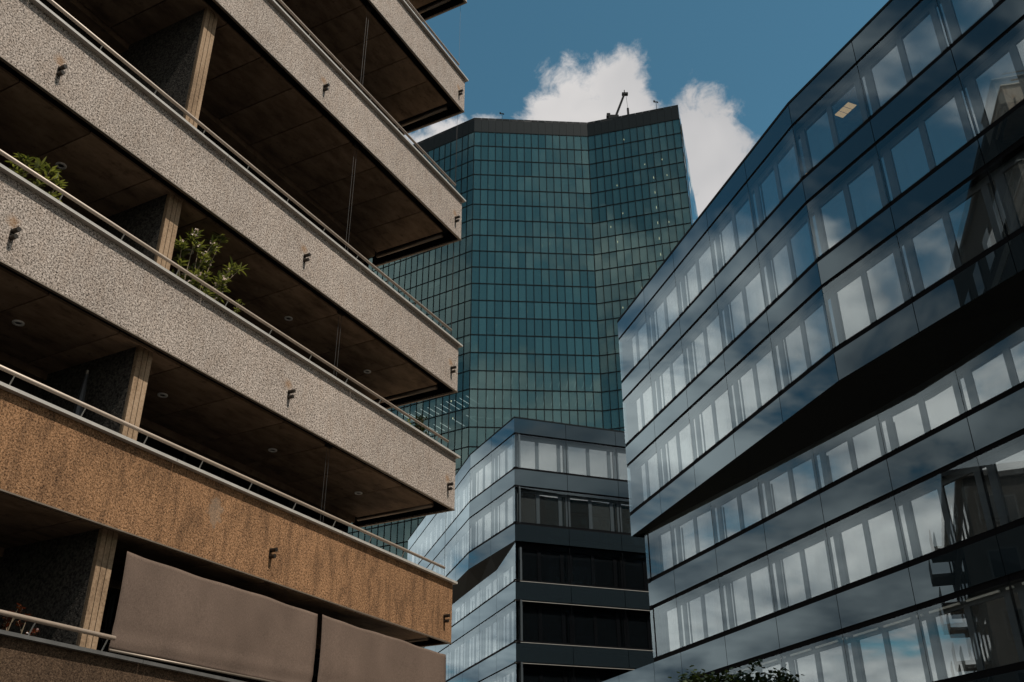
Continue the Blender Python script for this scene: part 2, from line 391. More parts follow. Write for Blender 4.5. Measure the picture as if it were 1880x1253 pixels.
COLS = [(-8.79, -8.52)]
for li, (zb, zt) in enumerate(LEVELS):
    skin_mat = 'roughcast_shaded' if li == 0 else 'roughcast_tan' if li == 1 else 'roughcast_beige'  # lowest level: shade painted in through darker parapet and coping
    cope = 'coping_shaded' if li == 0 else 'coping_metal'
    zs = zb + 0.05                                     # soffit level
    # the slab with its blind slots along front and flank
    sm = MB()
    sm.box(S0, -0.46, 0.27, DW + 0.1, zs + 0.041, zb + 0.30)
    sm.box(S0, -0.055, 0.055, DW + 0.1, zb + 0.305, zb + 0.36)
    slab = obj('balcony', sm.mesh('slab', 'dark_recess'), APT)
    # parapet: front and flank, with a thin bottom lip
    pm = MB()
    pm.box(S0, 0.0, 0.0, 0.05, 0.0, zt - zb - 0.04)
    pm.box(-0.05, -0.001, 0.0505, DW + 0.1, 0.0, zt - zb - 0.04)
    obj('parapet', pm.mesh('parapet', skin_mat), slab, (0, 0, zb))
    lm = MB().box(S0, 0.010, -0.010, 0.045, -0.020, -0.001); lm.box(-0.045, 0.010, 0.0455, DW + 0.1, -0.020, -0.001)
    ln = MB().box(S0, -0.062, 0.052, 0.06, 0.012, 0.30); ln.box(-0.062, -0.052, 0.052, DW + 0.1, 0.012, 0.30)
    obj('slot_lining', ln.mesh('slot_lining', 'dark_recess'), slab, (0, 0, zb))
    obj('drip_edge', lm.mesh('drip_edge', 'roller_metal'), slab, (0, 0, zb))
    # coping in four metre lengths
    x = 0.07; n = 0
    while x > S0:
        L = min(4.05, x - S0)
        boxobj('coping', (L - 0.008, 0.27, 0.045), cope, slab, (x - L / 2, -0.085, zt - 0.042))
        x -= L
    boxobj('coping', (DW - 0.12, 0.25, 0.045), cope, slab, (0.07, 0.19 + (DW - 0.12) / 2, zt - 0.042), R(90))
    # soffit boards across the depth
    bw = 0.98 if li > 3 else 1.25
    x = -0.46; k = 0
    while x > -13.6:
        x1 = x - bw
        hit = [c for c in COLS if x1 < c[1] and x > c[0]]
        boxobj('soffit_panel', (bw - 0.022, 2.02, 0.04), 'soffit_concrete', slab, ((x + x1) / 2, 0.265, zs), 0)
        x = x1; k += 1
    # downstand along the window head, roller tube at the flank
    boxobj('window_head', (15.4, 0.24, 0.22), 'column_concrete' if False else 'soffit_concrete', slab, (-8.2, DW - 0.30, zs - 0.12))
    rt = MB().tube([(-0.27, 0.40, 0), (-0.27, DW - 0.2, 0)], 0.06, 10)
    obj('roller_tube', rt.mesh('roller_tube', 'roller_metal', True), slab, (0, 0, zb + 0.10))
    # handrail and its posts
    hz = zt + 0.205
    rend = -8.52 if li == 0 else -0.40
    hm = MB().tube([(S0, -0.03, 0), (rend, -0.03, 0)], 0.030, 10)
    hand = obj('handrail', hm.mesh('handrail', 'handrail_metal', True), slab, (0, 0, hz))
    x = -0.78 if li else -8.62; pmesh = MB().tube([(0, 0.07, 0), (0, -0.03, 0.195)], 0.010, 6).mesh('rail_post', 'coping_metal')
    while x > S0:
        obj('rail_post', pmesh, slab, (x, 0.0, zt)); x -= 1.115
    # drain spouts: a plate with two stub pipes
    for s0 in (-0.30, -5.71, -11.35):
        plate = MB().box(-0.035, -0.012, -0.012, 0.004, -0.01, 0.145)
        for zz, ln in ((0.125, 0.125), (0.02, 0.105)):
            plate.tube([(0, 0.01, zz), (0, -ln, zz - 0.004)], 0.034, 10)
        o = obj('drain_spout', plate.mesh('drain_spout', 'bronze'), slab, (s0, 0, zb + 0.36))
    # downlights set in the soffit
    if li in (2, 3):
        for s0 in (-1.8, -4.55, -7.34, -10.14):
            ring = MB(); nseg = 20
            vs = []; fs = []
            for k in range(nseg):
                a = 2 * math.pi * k / nseg
                for rr, zz in ((0.085, 0.0), (0.085, -0.018), (0.05, -0.018), (0.045, 0.0)):
                    vs.append((rr * math.cos(a), rr * math.sin(a), zz))
            for k in range(nseg):
                q = (k + 1) % nseg
                for j in range(3): fs.append((k * 4 + j, q * 4 + j, q * 4 + j + 1, k * 4 + j + 1))
            ring.face_list(vs, fs)
            d = obj('downlight', ring.mesh('downlight', 'white_enamel', True), slab, (s0, 1.29, zs))
            obj('lens', MB().tube([(0, 0, -0.003), (0, 0, -0.006)], 0.047, 16).mesh('lens', 'lamp_hole'), slab, (s0, 1.29, zs))
    # guide cables of the sun blinds, hung from the slot of the slab
    if li > 1:
        below = LEVELS[li - 1][1]
        for s0 in (0.02, -4.16, -4.24):
            cm = MB().tube([(0, 0, 0), (0, 0, below - zb + 0.01)], 0.0032, 5)
            obj('guide_cable', cm.mesh('guide_cable', 'cable_steel'), slab, (s0 - 0.06, 0.19, zb + 0.06))
        for s0 in (-4.2,):
            boxobj('cable_bracket', (0.16, 0.06, 0.04), 'bronze', slab, (s0 - 0.06, 0.16, zb - 0.015))
    # columns, partition walls and the window wall of the storey above this slab
    if li < len(LEVELS) - 1:
        zf = zb + 0.36; ztop = LEVELS[li + 1][0] + 0.05
        for (a, b) in COLS:
            cm = MB(); wdt = (b - a - 0.024) / 3
            for k in range(3):
                cm.box(a + k * (wdt + 0.012), a + k * (wdt + 0.012) + wdt, 0.28, 0.32, zf, ztop - 0.001)
            cm.box(a + 0.004, b - 0.004, 0.32, 0.36, zf, ztop - 0.001)
            cl = obj('column', cm.mesh('column', 'column_concrete'), APT)
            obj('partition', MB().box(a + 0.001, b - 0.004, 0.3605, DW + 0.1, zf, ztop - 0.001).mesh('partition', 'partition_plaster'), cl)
        x = -0.3; k = 0
        while x > S0 + 1:
            wd = 2.05
            if not any(x - wd < b and x > a for a, b in COLS):
                f = boxobj('balcony_window', (wd - 0.02, 0.09, ztop - zf - 0.02), 'frame_dark', APT, (x - wd / 2, DW + 0.02, zf))
                hh = ztop - zf - 0.26
                boxobj('pane', (wd / 2 - 0.10, 0.015, hh), 'flat_window', f, (-wd / 4 + 0.01, -0.016, 0.12))
                boxobj('pane', (wd / 2 - 0.10, 0.015, hh), 'flat_window', f, (wd / 4 - 0.01, -0.016, 0.12))
            x -= wd; k += 1

# the two fabric sun blinds of the lower storey
def blind(a, b, seed):
    rr = random.Random(seed); nx, nz = 40, 26; zb = 4.155; vs = []; fs = []
    for j in range(nz + 1):
        tz = j / nz
        for i in range(nx + 1):
            tx = i / nx; x = a + (b - a) * tx
            bul = -0.02 * math.sin(math.pi * min(1, tz * 1.05)) * (0.75 + 0.25 * math.sin(5 * tx + seed))
            fold = 0.012 * math.sin(9 * tx * (1 + 0.2 * tz) + seed * 2) * tz + 0.010 * math.sin(26 * tz + 3 * tx) * max(0, tz - 0.62) * 2.6
            edge = 0.004 * math.sin(14 * tx + 1.3 * seed) * (1 - tz)
            zt = 5.455 + 0.008 * math.sin(11 * tx + seed) + 0.005 * math.sin(27 * tx + 2 * seed) + (0.012 * (1 - tx * 14) if tx < 1 / 14 else 0)
            vs.append((x, 0.105 + bul + fold + edge, zt + (zb - zt) * tz + 0.06 * tx * tz))
    for j in range(nz):
        for i in range(nx):
            p = j * (nx + 1) + i; fs.append((p, p + nx + 1, p + nx + 2, p + 1))
    mb = MB(); mb.face_list(vs, fs)
    o = obj('sun_blind', mb.mesh('sun_blind', 'blind_fabric', True), APT)
    md = o.modifiers.new('thickness', 'SOLIDIFY'); md.thickness = 0.004
    obj('hem_bar', MB().tube([(a, 0.105, 4.15), (b, 0.105, 4.21)], 0.018, 8).mesh('hem_bar', 'roller_metal', True), o)
blind(-8.46, -4.24, 1); blind(-4.11, -0.03, 2)

# ================================================================ apartment house farther back, seen as a mirror image in the glass
NB = thing('apartment_house', 'dark apartment house mirrored in the glass at the lower right', 'building', (-15.1, 35.2, 0), R(62.1))
obj('wall', MB().box(-18.0, 0, 0, 15, 0, 19.9).mesh('wall', 'house_wall'), NB)
obj('roof', MB().box(-18.3, 0.3, -0.3, 15.3, 19.9, 20.2).mesh('roof', 'roof_dark'), NB)
rr = random.Random(5)
for k in range(6):
    for j in range(5):
        f = boxobj('window', (1.5, 0.08, 1.5), 'frame_dark', NB, (0.07, 1.8 + 2.85 * j, 2.2 + 3.05 * k), R(90))
        boxobj('pane', (1.3, 0.02, 1.3), 'flat_window', f, (0, -0.025, 0.1))
    for j in range(6):
        f = boxobj('window', (1.5, 0.08, 1.5), 'frame_dark', NB, (-1.8 - 2.85 * j, -0.07, 2.2 + 3.05 * k))
        boxobj('pane', (1.3, 0.02, 1.3), 'flat_window', f, (0, -0.025, 0.1))
    for j in range(2):
        b = boxobj('balcony', (2.4, 1.3, 0.18), 'house_wall', NB, (1.38, 4.4 + 5.7 * j, 1.7 + 3.05 * k), R(90))
        boxobj('balustrade', (2.4, 0.05, 0.95), 'coping_shaded', b, (0, -0.02, 0.18))

# ================================================================ office buildings with a double glass skin
WIN = [(0.22, 1.10), (1.52, 1.10), (2.82, 0.22)]       # start and width of the inner windows in a bay of 3.07 m
def seg_frame(A, B):
    t = Vector((B[0] - A[0], B[1] - A[1], 0)); L = t.length; t.normalize()
    return t, Vector((-t.y, t.x, 0)), L, math.atan2(t.y, t.x)
def hexa(p, q, y0, y1, zl0, zr0, zl1, zr1):             # box along x from p to q with slanted top and bottom
    mb = MB()
    mb.face_list([(p, y0, zl0), (q, y0, zr0), (q, y1, zr0), (p, y1, zl0), (p, y0, zl1), (q, y0, zr1), (q, y1, zr1), (p, y1, zl1)],
                 [(0, 3, 2, 1), (4, 5, 6, 7), (0, 1, 5, 4), (1, 2, 6, 5), (2, 3, 7, 6), (3, 0, 4, 7)])
    return mb
def skin(root, pts, floors, spandrels, base, rollers=False, clear=(), strip=False, tops=None, winmat='window_blind_glass'):
    """pts: joints seen left to right; floors: (z0,z1) of glazed bands; spandrels: (z0,z1) of opaque bands."""
    bx, by = base
    for i in range(len(pts) - 1):
        A, B = pts[i], pts[i + 1]; t, nrm, L, rz = seg_frame(A, B)
        mid = ((A[0] + B[0]) / 2 - bx, (A[1] + B[1]) / 2 - by)
        for (z0, z1) in spandrels:
            boxobj('spandrel_panel', (round(L, 2) - 0.025, 0.035, z1 - z0), 'spandrel_glass', root, (mid[0], mid[1], z0), rz)
        for fi, (z0, z1) in enumerate(floors):
            slant = tops is not None and fi == 0
            if slant:
                zl, zr = tops[i], tops[i + 1]
                me = hexa(-L / 2 + 0.01, L / 2 - 0.01, 0, 0.02, z0, z0, zl, zr).mesh('glass_pane', 'facade_glass')
                obj('glass_pane', me, root, (mid[0], mid[1], 0), rz)
                z1 = min(zl, zr)
            else:
                boxobj('glass_pane', (round(L, 2) - 0.02, 0.02, z1 - z0), 'facade_glass', root, (mid[0], mid[1], z0), rz)
            # inner wall with piers, recessed windows
            head = 0.17; h = z1 - z0
            wins = []
            off = 3.07 - L if L < 3.0 else 0.0
            for (a, wd) in WIN:
                a2 = a - off
                if a2 < 0.08 and a2 + wd > 0.3: wd = wd + a2 - 0.25; a2 = 0.25
                if a2 < 0.08: continue
                if wd > 0.15: wins.append((a2, wd))
            key = ('iw', winmat, round(L, 2), round(h, 3), tuple((round(a, 2), round(b, 2)) for a, b in wins), slant and i, any((i, fi, j) in clear for j in range(3)) and (i, fi))
            if key not in CACHE:
                mb = MB(); x = -L / 2; y0, y1 = 0.26, 0.36
                for j, (a, wd) in enumerate(wins):
                    mb.box(x, -L / 2 + a, y0, y1, 0.0, h - head); x = -L / 2 + a + wd
                    if (i, fi, j) not in clear:
                        mb.box(-L / 2 + a - 0.01, -L / 2 + a + wd + 0.01, 0.363, 0.38, 0.0, h - head)
                mb.box(x, L / 2, y0, y1, 0.0, h - head)
                mb.box(-L / 2, L / 2, y0 - 0.003, y1 - 0.003, h - head, h + 0.12 if not slant else h + 0.5)
                CACHE[key] = mb.mesh('inner_wall', 'pier_grey' if winmat != 'flat_window' else 'slot_black')
            obj('inner_wall', CACHE[key], root, (mid[0], mid[1], z0 - 0.03), rz)
            for j, (a, wd) in enumerate(wins):
                cx = -L / 2 + a + wd / 2
                p = Vector((mid[0], mid[1], 0)) + t * cx + nrm * 0.29
                boxobj('window_pane', (wd - 0.015, 0.03, h - head - 0.02), 'clear_glass' if (i, fi, j) in clear else winmat, root, (p.x, p.y, z0 - 0.02), rz)
                if rollers:
                    q = Vector((mid[0], mid[1], 0)) + t * cx + nrm * 0.16
                    boxobj('blind_box', (wd * 0.96, 0.05, 0.05), 'white_enamel', root, (q.x, q.y, z1 - head + 0.06), rz)
        # dark transoms filling the shadow gaps, a glazing joint behind the pane edge
        zs = sorted([(z0, z1) for z0, z1 in spandrels] + [(z0, tops[i] - 0.3 if tops is not None and k == 0 else z1) for k, (z0, z1) in enumerate(floors)])
        for k in range(len(zs) - 1):
            za, zc = zs[k][1], zs[k + 1][0]
            q = Vector((mid[0], mid[1], 0)) + nrm * 0.037
            boxobj('transom', (round(L, 2) + 0.05, 0.20, round(zc - za, 3) + 0.02), 'slot_black', root, (q.x, q.y, za - 0.01), rz)
            if strip:
                q = Vector((mid[0], mid[1], 0)) + nrm * 0.012
                boxobj('ledge', (round(L, 2) + 0.02, 0.03, 0.022), 'coping_metal', root, (q.x, q.y, za + 0.012), rz)
        if i > 0:
            q = Vector((A[0] - bx, A[1] - by, 0)) + nrm * 0.022
            boxobj('glazing_joint', (0.035, 0.05, round(zs[-1][1] - zs[0][0], 2)), 'slot_black', root, (q.x, q.y, zs[0][0]), rz)
def core(root, pts, back, z0, z1, base, off, m='dark_recess', name='core'):
    """closed hull behind the skin: outline pushed in by off, closed by the points of back"""
    out = []
    n = len(pts)
    for i, p in enumerate(pts):
        if i == 0: t, nr, L, rz = seg_frame(pts[0], pts[1]); q = Vector((p[0], p[1], 0)) + nr * off
        elif i == n - 1: t, nr, L, rz = seg_frame(pts[-2], pts[-1]); q = Vector((p[0], p[1], 0)) + nr * off
        else:
            _, n1, _, _ = seg_frame(pts[i - 1], p); _, n2, _, _ = seg_frame(p, pts[i + 1])
            q = Vector((p[0], p[1], 0)) + (n1 + n2) * (off / (1 + n1.dot(n2)))
        out.append((q.x - base[0], q.y - base[1]))
    out += [(b[0] - base[0], b[1] - base[1]) for b in back]
    return obj(name, MB().prism(out, z0, z1).mesh(name, m), root)
def walk(P, az, n, L=3.07):
    """joints from P towards azimuth az"""
    d = (math.sin(R(az)), math.cos(R(az))); return [(P[0] + d[0] * L * k, P[1] + d[1] * L * k) for k in range(n + 1)]

# ---- right-hand office building: folded upper block over a skewed lower block
OB = (12.0, 24.0)
RIGHT = thing('office_building', 'dark glass office building with folded overhanging block on the right', 'building', (OB[0], OB[1], 0))
up1 = walk((4.94, 39.69), 163.6, 5, 3.08)
up2 = walk(up1[-1], 156.2, 5, 3.10)
UP = up1 + up2[1:]
UPF = [(14.78, 16.80), (17.88, 19.90), (20.98, 23.04)]
UPS = [(13.74, 14.61), (16.93, 17.72), (20.03, 20.82), (23.16, 24.05)]
skin(RIGHT, UP, UPF, UPS, OB, clear={(5, 2, 1), (4, 2, 2)})
rb = [(30, 20), (30, 46), (9.5, 47.5)]
far = (5.6 + 16 * math.sin(R(72)), 40.0 + 16 * math.cos(R(72)))
core(RIGHT, UP, [(26, 9), (26, 44.6), (6.4, 40.6)], 13.76, 24.0, OB, 3.4)
core(RIGHT, UP, [(26, 9), (26, 44.6), (6.4, 40.6)], 24.0, 24.09, OB, -0.02, 'black_metal', 'roof_edge')
# flank of the upper block towards the lane
FL = [(4.94 + 0.03 + 3.07 * k * math.sin(R(72)), 39.69 + 0.02 + 3.07 * k * math.cos(R(72))) for k in range(6, -1, -1)]
skin(RIGHT, FL, UPF, UPS, OB, winmat='flat_window')
LOW_AZ = 159.4
lowP = (5.42, 39.10)
LOW = [lowP] + walk((lowP[0] + 2.12 * math.sin(R(LOW_AZ)), lowP[1] + 2.12 * math.cos(R(LOW_AZ))), LOW_AZ, 8, 3.07)
TOPS = [13.70, 13.66, 13.52, 13.37, 13.25, 13.13, 13.12, 13.36, 13.62, 13.70]
LOWF = [(11.78, 13.6), (8.72, 10.55)]
LOWS = [(10.70, 11.62)]
skin(RIGHT, LOW, LOWF, LOWS, OB, rollers=False, tops=TOPS)
PODF = [(5.65, 7.42), (2.58, 4.35)]
PODS = [(7.58, 8.55), (4.51, 5.48), (1.44, 2.41)]
POD = walk((lowP[0] - 9.21 * math.sin(R(LOW_AZ)), lowP[1] - 9.21 * math.cos(R(LOW_AZ))), LOW_AZ, 3, 3.07) + LOW[1:]
skin(RIGHT, POD, PODF, PODS, OB, rollers=True)
for i in range(len(LOW) - 1):
    t_, n_, L_, rz_ = seg_frame(LOW[i], LOW[i + 1])
    boxobj('transom', (round(L_, 2) + 0.05, 0.25, 0.185), 'slot_black', RIGHT, ((LOW[i][0] + LOW[i + 1][0]) / 2 - OB[0] + n_.x * 0.037, (LOW[i][1] + LOW[i + 1][1]) / 2 - OB[1] + n_.y * 0.037, 8.545), rz_)
core(RIGHT, LOW, [(26, 12), (26, 45.0), (6.9, 39.9)], 8.6, 13.72, OB, 0.62)
core(RIGHT, POD, [(26, 12), (26, 50.0), (4.6, 48.2)], 0, 8.56, OB, 0.62)
FLL = [(5.42 + 3.07 * k * math.sin(R(72)), 39.13 + 3.07 * k * math.cos(R(72))) for k in range(6, -1, -1)]
skin(RIGHT, FLL, LOWF, LOWS, OB, winmat='flat_window')
# soffit folded between the two blocks
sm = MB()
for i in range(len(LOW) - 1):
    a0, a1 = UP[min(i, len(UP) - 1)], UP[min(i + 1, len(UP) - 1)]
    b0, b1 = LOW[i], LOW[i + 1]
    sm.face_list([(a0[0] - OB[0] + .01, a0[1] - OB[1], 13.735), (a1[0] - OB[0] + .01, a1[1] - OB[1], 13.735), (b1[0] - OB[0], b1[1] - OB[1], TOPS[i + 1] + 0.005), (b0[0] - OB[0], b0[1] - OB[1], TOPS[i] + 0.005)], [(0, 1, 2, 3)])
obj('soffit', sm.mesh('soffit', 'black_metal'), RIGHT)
# the lit room behind the top storey
tt, nn, LL, rz = seg_frame(UP[5], UP[6])
room = MB(); room.box(-2.2, 1.5, 3.2, 3.25, 20.95, 23.0); room.box(-2.2, 1.5, 0.62, 3.2, 23.0, 23.06); room.box(-2.2, 1.5, 0.62, 3.2, 20.86, 20.92)
room.box(-4.4, -2.2, 1.3, 3.2, 23.0, 23.06); room.box(-4.4, -2.2, 1.3, 3.2, 20.86, 20.92); room.box(-4.4, -2.2, 3.2, 3.25, 20.95, 23.0); room.box(1.5, 1.56, 0.62, 3.2, 20.95, 22.99); room.box(-4.46, -4.4, 1.3, 3.2, 20.95, 22.99)
mid = ((UP[5][0] + UP[6][0]) / 2 - OB[0], (UP[5][1] + UP[6][1]) / 2 - OB[1], 0)
rm = obj('lit_room', room.mesh('lit_room', 'room_wall'), RIGHT, mid, rz)
for (x, y) in ((-0.10, 0.95), (-3.4, 2.05)):
    fx = MB(); fx.box(-0.36, 0.36, -0.20, 0.20, 0.0, 0.06)
    lf = obj('ceiling_light', fx.mesh('ceiling_light', 'frame_dark'), rm, (x, y, 22.93))
    pl = MB()
    for k in range(3): pl.box(-0.33 + k * 0.225, -0.33 + k * 0.225 + 0.20, -0.17, 0.17, -0.012, -0.002)
    obj('lamp_panel', pl.mesh('lamp_panel', 'lamp_warm'), rm, (x, y, 22.93))

# ---- middle office building in the gap
MBASE = (0.11, 50.2)
MID = thing('office_building', 'lower glass office building at the corner below the tower', 'building', (MBASE[0], MBASE[1], 0))
ma = list(reversed(walk((0.11, 50.22), -25.8, 2, 3.10)))
mb_ = list(reversed(walk(ma[0], -17.4, 6, 3.07)))
ML = mb_ + ma[1:]
mr = walk((0.11, 50.22), 71.0, 5, 3.09)
MDF = [(17.83, 19.78), (20.92, 22.86)]
MDS = [(16.78, 17.70), (19.88, 20.80), (22.96, 23.88)]
skin(MID, ML, MDF, MDS, MBASE)
skin(MID, mr, MDF, MDS, MBASE)
core(MID, ML + mr[1:], [(22, 62), (4, 80)], 16.82, 23.84, MBASE, 0.62)
core(MID, ML + mr[1:], [(22, 62), (4, 80)], 23.85, 23.92, MBASE, -0.02, 'black_metal', 'roof_edge')
mlow = list(reversed(walk((0.12, 50.2), -19.6, 6, 3.07)))
MLF = [(14.74, 16.66), (11.66, 13.62), (8.57, 10.53), (5.48, 7.44), (2.39, 4.35)]
MLS = [(13.70, 14.63), (10.61, 11.54), (7.52, 8.45), (4.43, 5.36), (1.34, 2.27)]
MTOP = [16.05, 16.05, 16.04, 16.03, 16.02, 15.98, 16.66]
skin(MID, mlow, MLF, MLS, MBASE, tops=MTOP)
mr2 = walk((0.12, 50.2), 71.0, 5, 3.09)
skin(MID, mr2, MLF, MLS, MBASE, strip=True, winmat='flat_window')
core(MID, mlow + mr2[1:], [(22, 62), (4, 74)], 0, 16.80, MBASE, 0.62)
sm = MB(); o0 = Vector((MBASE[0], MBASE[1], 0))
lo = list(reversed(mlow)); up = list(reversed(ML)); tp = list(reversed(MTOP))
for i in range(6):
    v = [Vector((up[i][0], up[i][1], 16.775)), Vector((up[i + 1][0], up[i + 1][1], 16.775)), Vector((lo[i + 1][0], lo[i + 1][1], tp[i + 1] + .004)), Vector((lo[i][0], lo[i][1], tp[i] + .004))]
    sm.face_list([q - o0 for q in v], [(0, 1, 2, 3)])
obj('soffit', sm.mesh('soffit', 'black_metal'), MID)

# ================================================================ glass tower
TB = (5.0, 150.0)
TOWER = thing('glass_tower', 'tall teal glass office tower with dark parapet behind the lower buildings', 'tower', (TB[0], TB[1], 0))
T1 = (-7.03, 144.83); T2 = (14.82, 146.37); T3 = (31.78, 141.49)
T0 = (T1[0] - 32.6 * math.sin(R(121.9)), T1[1] - 32.6 * math.cos(R(121.9)))
ZTOP, ZG, ROW = 129.02, 125.5, 3.407
NROW = 36
FAC = [(T0, T1, 24), (T1, T2, 16), (T2, T3, 13)]
rest = MB(); pale = MB(); tubes = MB(); spots = MB()
for fi, (A, B, nc) in enumerate(FAC):
    t, nr, L, rz = seg_frame(A, B); cw = L / nc
    O = Vector((A[0] - TB[0], A[1] - TB[1], 0))
    grid = MB()
    for c in range(nc + 1):
        grid.box(c * cw - 0.052, c * cw + 0.052, -0.07, 0.10, 0, ZG)
    for r in range(NROW + 1):
        z = ZG - r * ROW
        grid.box(0, L, -0.05, 0.09, z - 0.085, z + 0.085)
    obj('mullion_grid', grid.mesh('mullion_grid', 'tower_mullion'), TOWER, (O.x, O.y, 0), rz)
    for c in range(nc):
        boxobj('parapet_panel', (cw - 0.03, 0.08, ZTOP - ZG - 0.12), 'tower_parapet', TOWER, tuple(O + t * ((c + .5) * cw) + Vector((0, 0, ZG + 0.1))), rz)
        for r in range(NROW):
            z = ZG - (r + 1) * ROW
            if fi == 1 and r < 18:
                boxobj('window_pane', (cw - 0.11, 0.02, ROW - 0.17), 'tower_glass', TOWER, tuple(O + t * ((c + .5) * cw) + nr * 0.01 + Vector((0, 0, z + 0.085))), rz)
            else:
                p0 = O + t * (c * cw + 0.055) + nr * 0.012; p1 = O + t * ((c + 1) * cw - 0.055) + nr * 0.012
                rest.face_list([(p0.x, p0.y, z + .085), (p1.x, p1.y, z + .085), (p1.x, p1.y, z + ROW - .085), (p0.x, p0.y, z + ROW - .085)], [(0, 1, 2, 3)])
    # furniture, blinds and lamps seen faintly behind the glass
    def inner(mb, x, y, zz, dx, dy, dz):
        p = [O + t * (x + a * dx / 2) + nr * (y + b * dy / 2) for a, b in ((-1, -1), (1, -1), (1, 1), (-1, 1))]
        mb.prism([(q.x, q.y) for q in p], zz, zz + dz)
    rr = random.Random(20 + fi)
    for r in range(NROW):
        z = ZG - (r + 1) * ROW + 0.1
        dens = rr.random() ** 2 * 0.55
        for c in range(2, nc - 2):
            if rr.random() < dens: inner(pale, (c + rr.random()) * cw, 0.9 + rr.random() * 1.2, z, 0.2 + rr.random() * 0.6, 0.3, 0.3 + rr.random() * 0.7)
            if rr.random() < 0.035:
                k = rr.choice((1, 2, 2, 3)); w0 = (c + .5) * cw
                inner(pale, w0 + (k - 1) * cw / 2, 0.25, z + ROW - 0.3 - 1.0, cw * k, 0.03, 0.85)
            if rr.random() < (0.03 if fi != 2 else 0.05): inner(spots, (c + rr.random()) * cw, 1.0 + 2 * rr.random(), z + 2.6, 0.10, 0.10, 0.28)
        if fi == 2:
            if r > 2: inner(spots, 8.6 * cw, 1.5, z + 1.9, 0.08, 0.08, 0.5)
        if (fi == 1 and r in (15, 16)) or (fi == 0 and r in (16, 17)) :
            for c in range(2 if r == 16 else 3, nc):
                if rr.random() < 0.92: inner(tubes, (c + .1 + 0.12 * rr.random()) * cw, 2.6, z + 2.55, 0.07, 3.0 + rr.random(), 0.06)
        if fi == 1 and r == 17:
            for c in range(0, 5):
                inner(tubes, (c + .5) * cw, 2.0 + 0.3 * (c % 3), z + 2.6, 0.9, 0.07, 0.05)
o = obj('window_panes', rest.mesh('window_panes', 'tower_glass'), TOWER); o['kind'] = 'stuff'
o = obj('interior_furniture', pale.mesh('interior_furniture', 'interior_pale'), TOWER); o['kind'] = 'stuff'
o = obj('ceiling_tubes', tubes.mesh('ceiling_tubes', 'tube_light'), TOWER); o['kind'] = 'stuff'
o = obj('interior_lamps', spots.mesh('interior_lamps', 'spot_light'), TOWER); o['kind'] = 'stuff'
core(TOWER, [T0, T1, T2, T3], [(39.5, 176.0), (-10, 195)], 0, ZTOP - 0.6, TB, 5.0, 'interior_wall')
slabs = MB()
def off_pts(off):
    P = [T0, T1, T2, T3]; out = []
    for i, p in enumerate(P):
        ns = []
        if i > 0: ns.append(seg_frame(P[i - 1], p)[1])
        if i < 3: ns.append(seg_frame(p, P[i + 1])[1])
        nsum = sum(ns, Vector((0, 0, 0)))
        k = off / (1 + ns[0].dot(ns[1])) if len(ns) == 2 else off
        q = Vector((p[0], p[1], 0)) + nsum * k; out.append((q.x - TB[0], q.y - TB[1]))
    return out
a_, b_ = off_pts(0.15), off_pts(5.2)
for r in range(NROW + 1):
    z = ZG - r * ROW
    slabs.prism(a_ + list(reversed(b_)), z - 0.16, z + 0.08)
obj('floor_slabs', slabs.mesh('floor_slabs', 'interior_wall'), TOWER)
# narrow side face, leaning outwards towards the ground, and the roof
sd = dirv(15.2, 0); se = dirv(17.0, 0)
a = Vector((T3[0] - TB[0], T3[1] - TB[1], 0)); side = MB()
b1 = a + sd * 38; b0 = a + se * 38
for r in range(40):
    z0, z1 = ZTOP * r / 40, ZTOP * (r + 1) / 40
    f0, f1 = r / 40, (r + 1) / 40
    p0 = b0.lerp(b1, f0); p1 = b0.lerp(b1, f1)
    for c in range(18):
        u0, u1 = c / 18, (c + 1) / 18
        q = [a.lerp(p0, u0), a.lerp(p0, u1 - .003), a.lerp(p1, u1 - .003), a.lerp(p1, u0)]
        side.face_list([(q[0].x, q[0].y, z0 + .05), (q[1].x, q[1].y, z0 + .05), (q[2].x, q[2].y, z1 - .05), (q[3].x, q[3].y, z1 - .05)], [(0, 1, 2, 3)])
o = obj('side_panes', side.mesh('side_panes', 'tower_side_glass'), TOWER); o['kind'] = 'stuff'
rf = MB().prism([(q[0] - TB[0], q[1] - TB[1]) for q in (T0, T1, T2, T3, (41.5, 178.0), (-10, 195))], ZTOP - 0.55, ZTOP - 0.3)
obj('roof', rf.mesh('roof', 'roof_dark'), TOWER)

# ---- facade-maintenance crane and small masts on the roof
CR = thing('rooftop_crane', 'small dark crane with raised boom on the tower roof', 'crane', (21.0, 149.5, ZTOP - 0.3))
obj('carriage', MB().box(-1.6, 0.4, -1.0, 1.0, 0.0, 4.1).box(-1.9, -1.2, -0.6, 0.6, 4.1, 4.9).mesh('carriage', 'crane_metal'), CR)
bm = MB()
for dx, dy in ((-0.14, -0.25), (0.14, -0.25), (-0.14, 0.25), (0.14, 0.25)):
    bm.tube([(-0.4 + dx, dy, 3.6 + dx), (2.0 + dx * .6, dy * .6, 10.4)], 0.12, 6)
for k in range(9):
    f0, f1 = k / 9, (k + 1) / 9
    p = lambda f, s: (-0.4 + 2.4 * f, 0.22 * s, 3.6 + 6.8 * f)
    bm.tube([p(f0, -1), p(f1, 1)], 0.10, 5)
bm.tube([(-0.2, 0, 4.2), (1.3, 0, 8.4)], 0.22, 8)
boom = obj('boom', bm.mesh('boom', 'crane_metal'), CR)
obj('boom_head', MB().box(1.5, 2.7, -0.3, 0.3, 10.1, 10.6).box(1.95, 2.1, -.1, .1, 10.6, 11.4).mesh('boom_head', 'crane_metal'), boom)
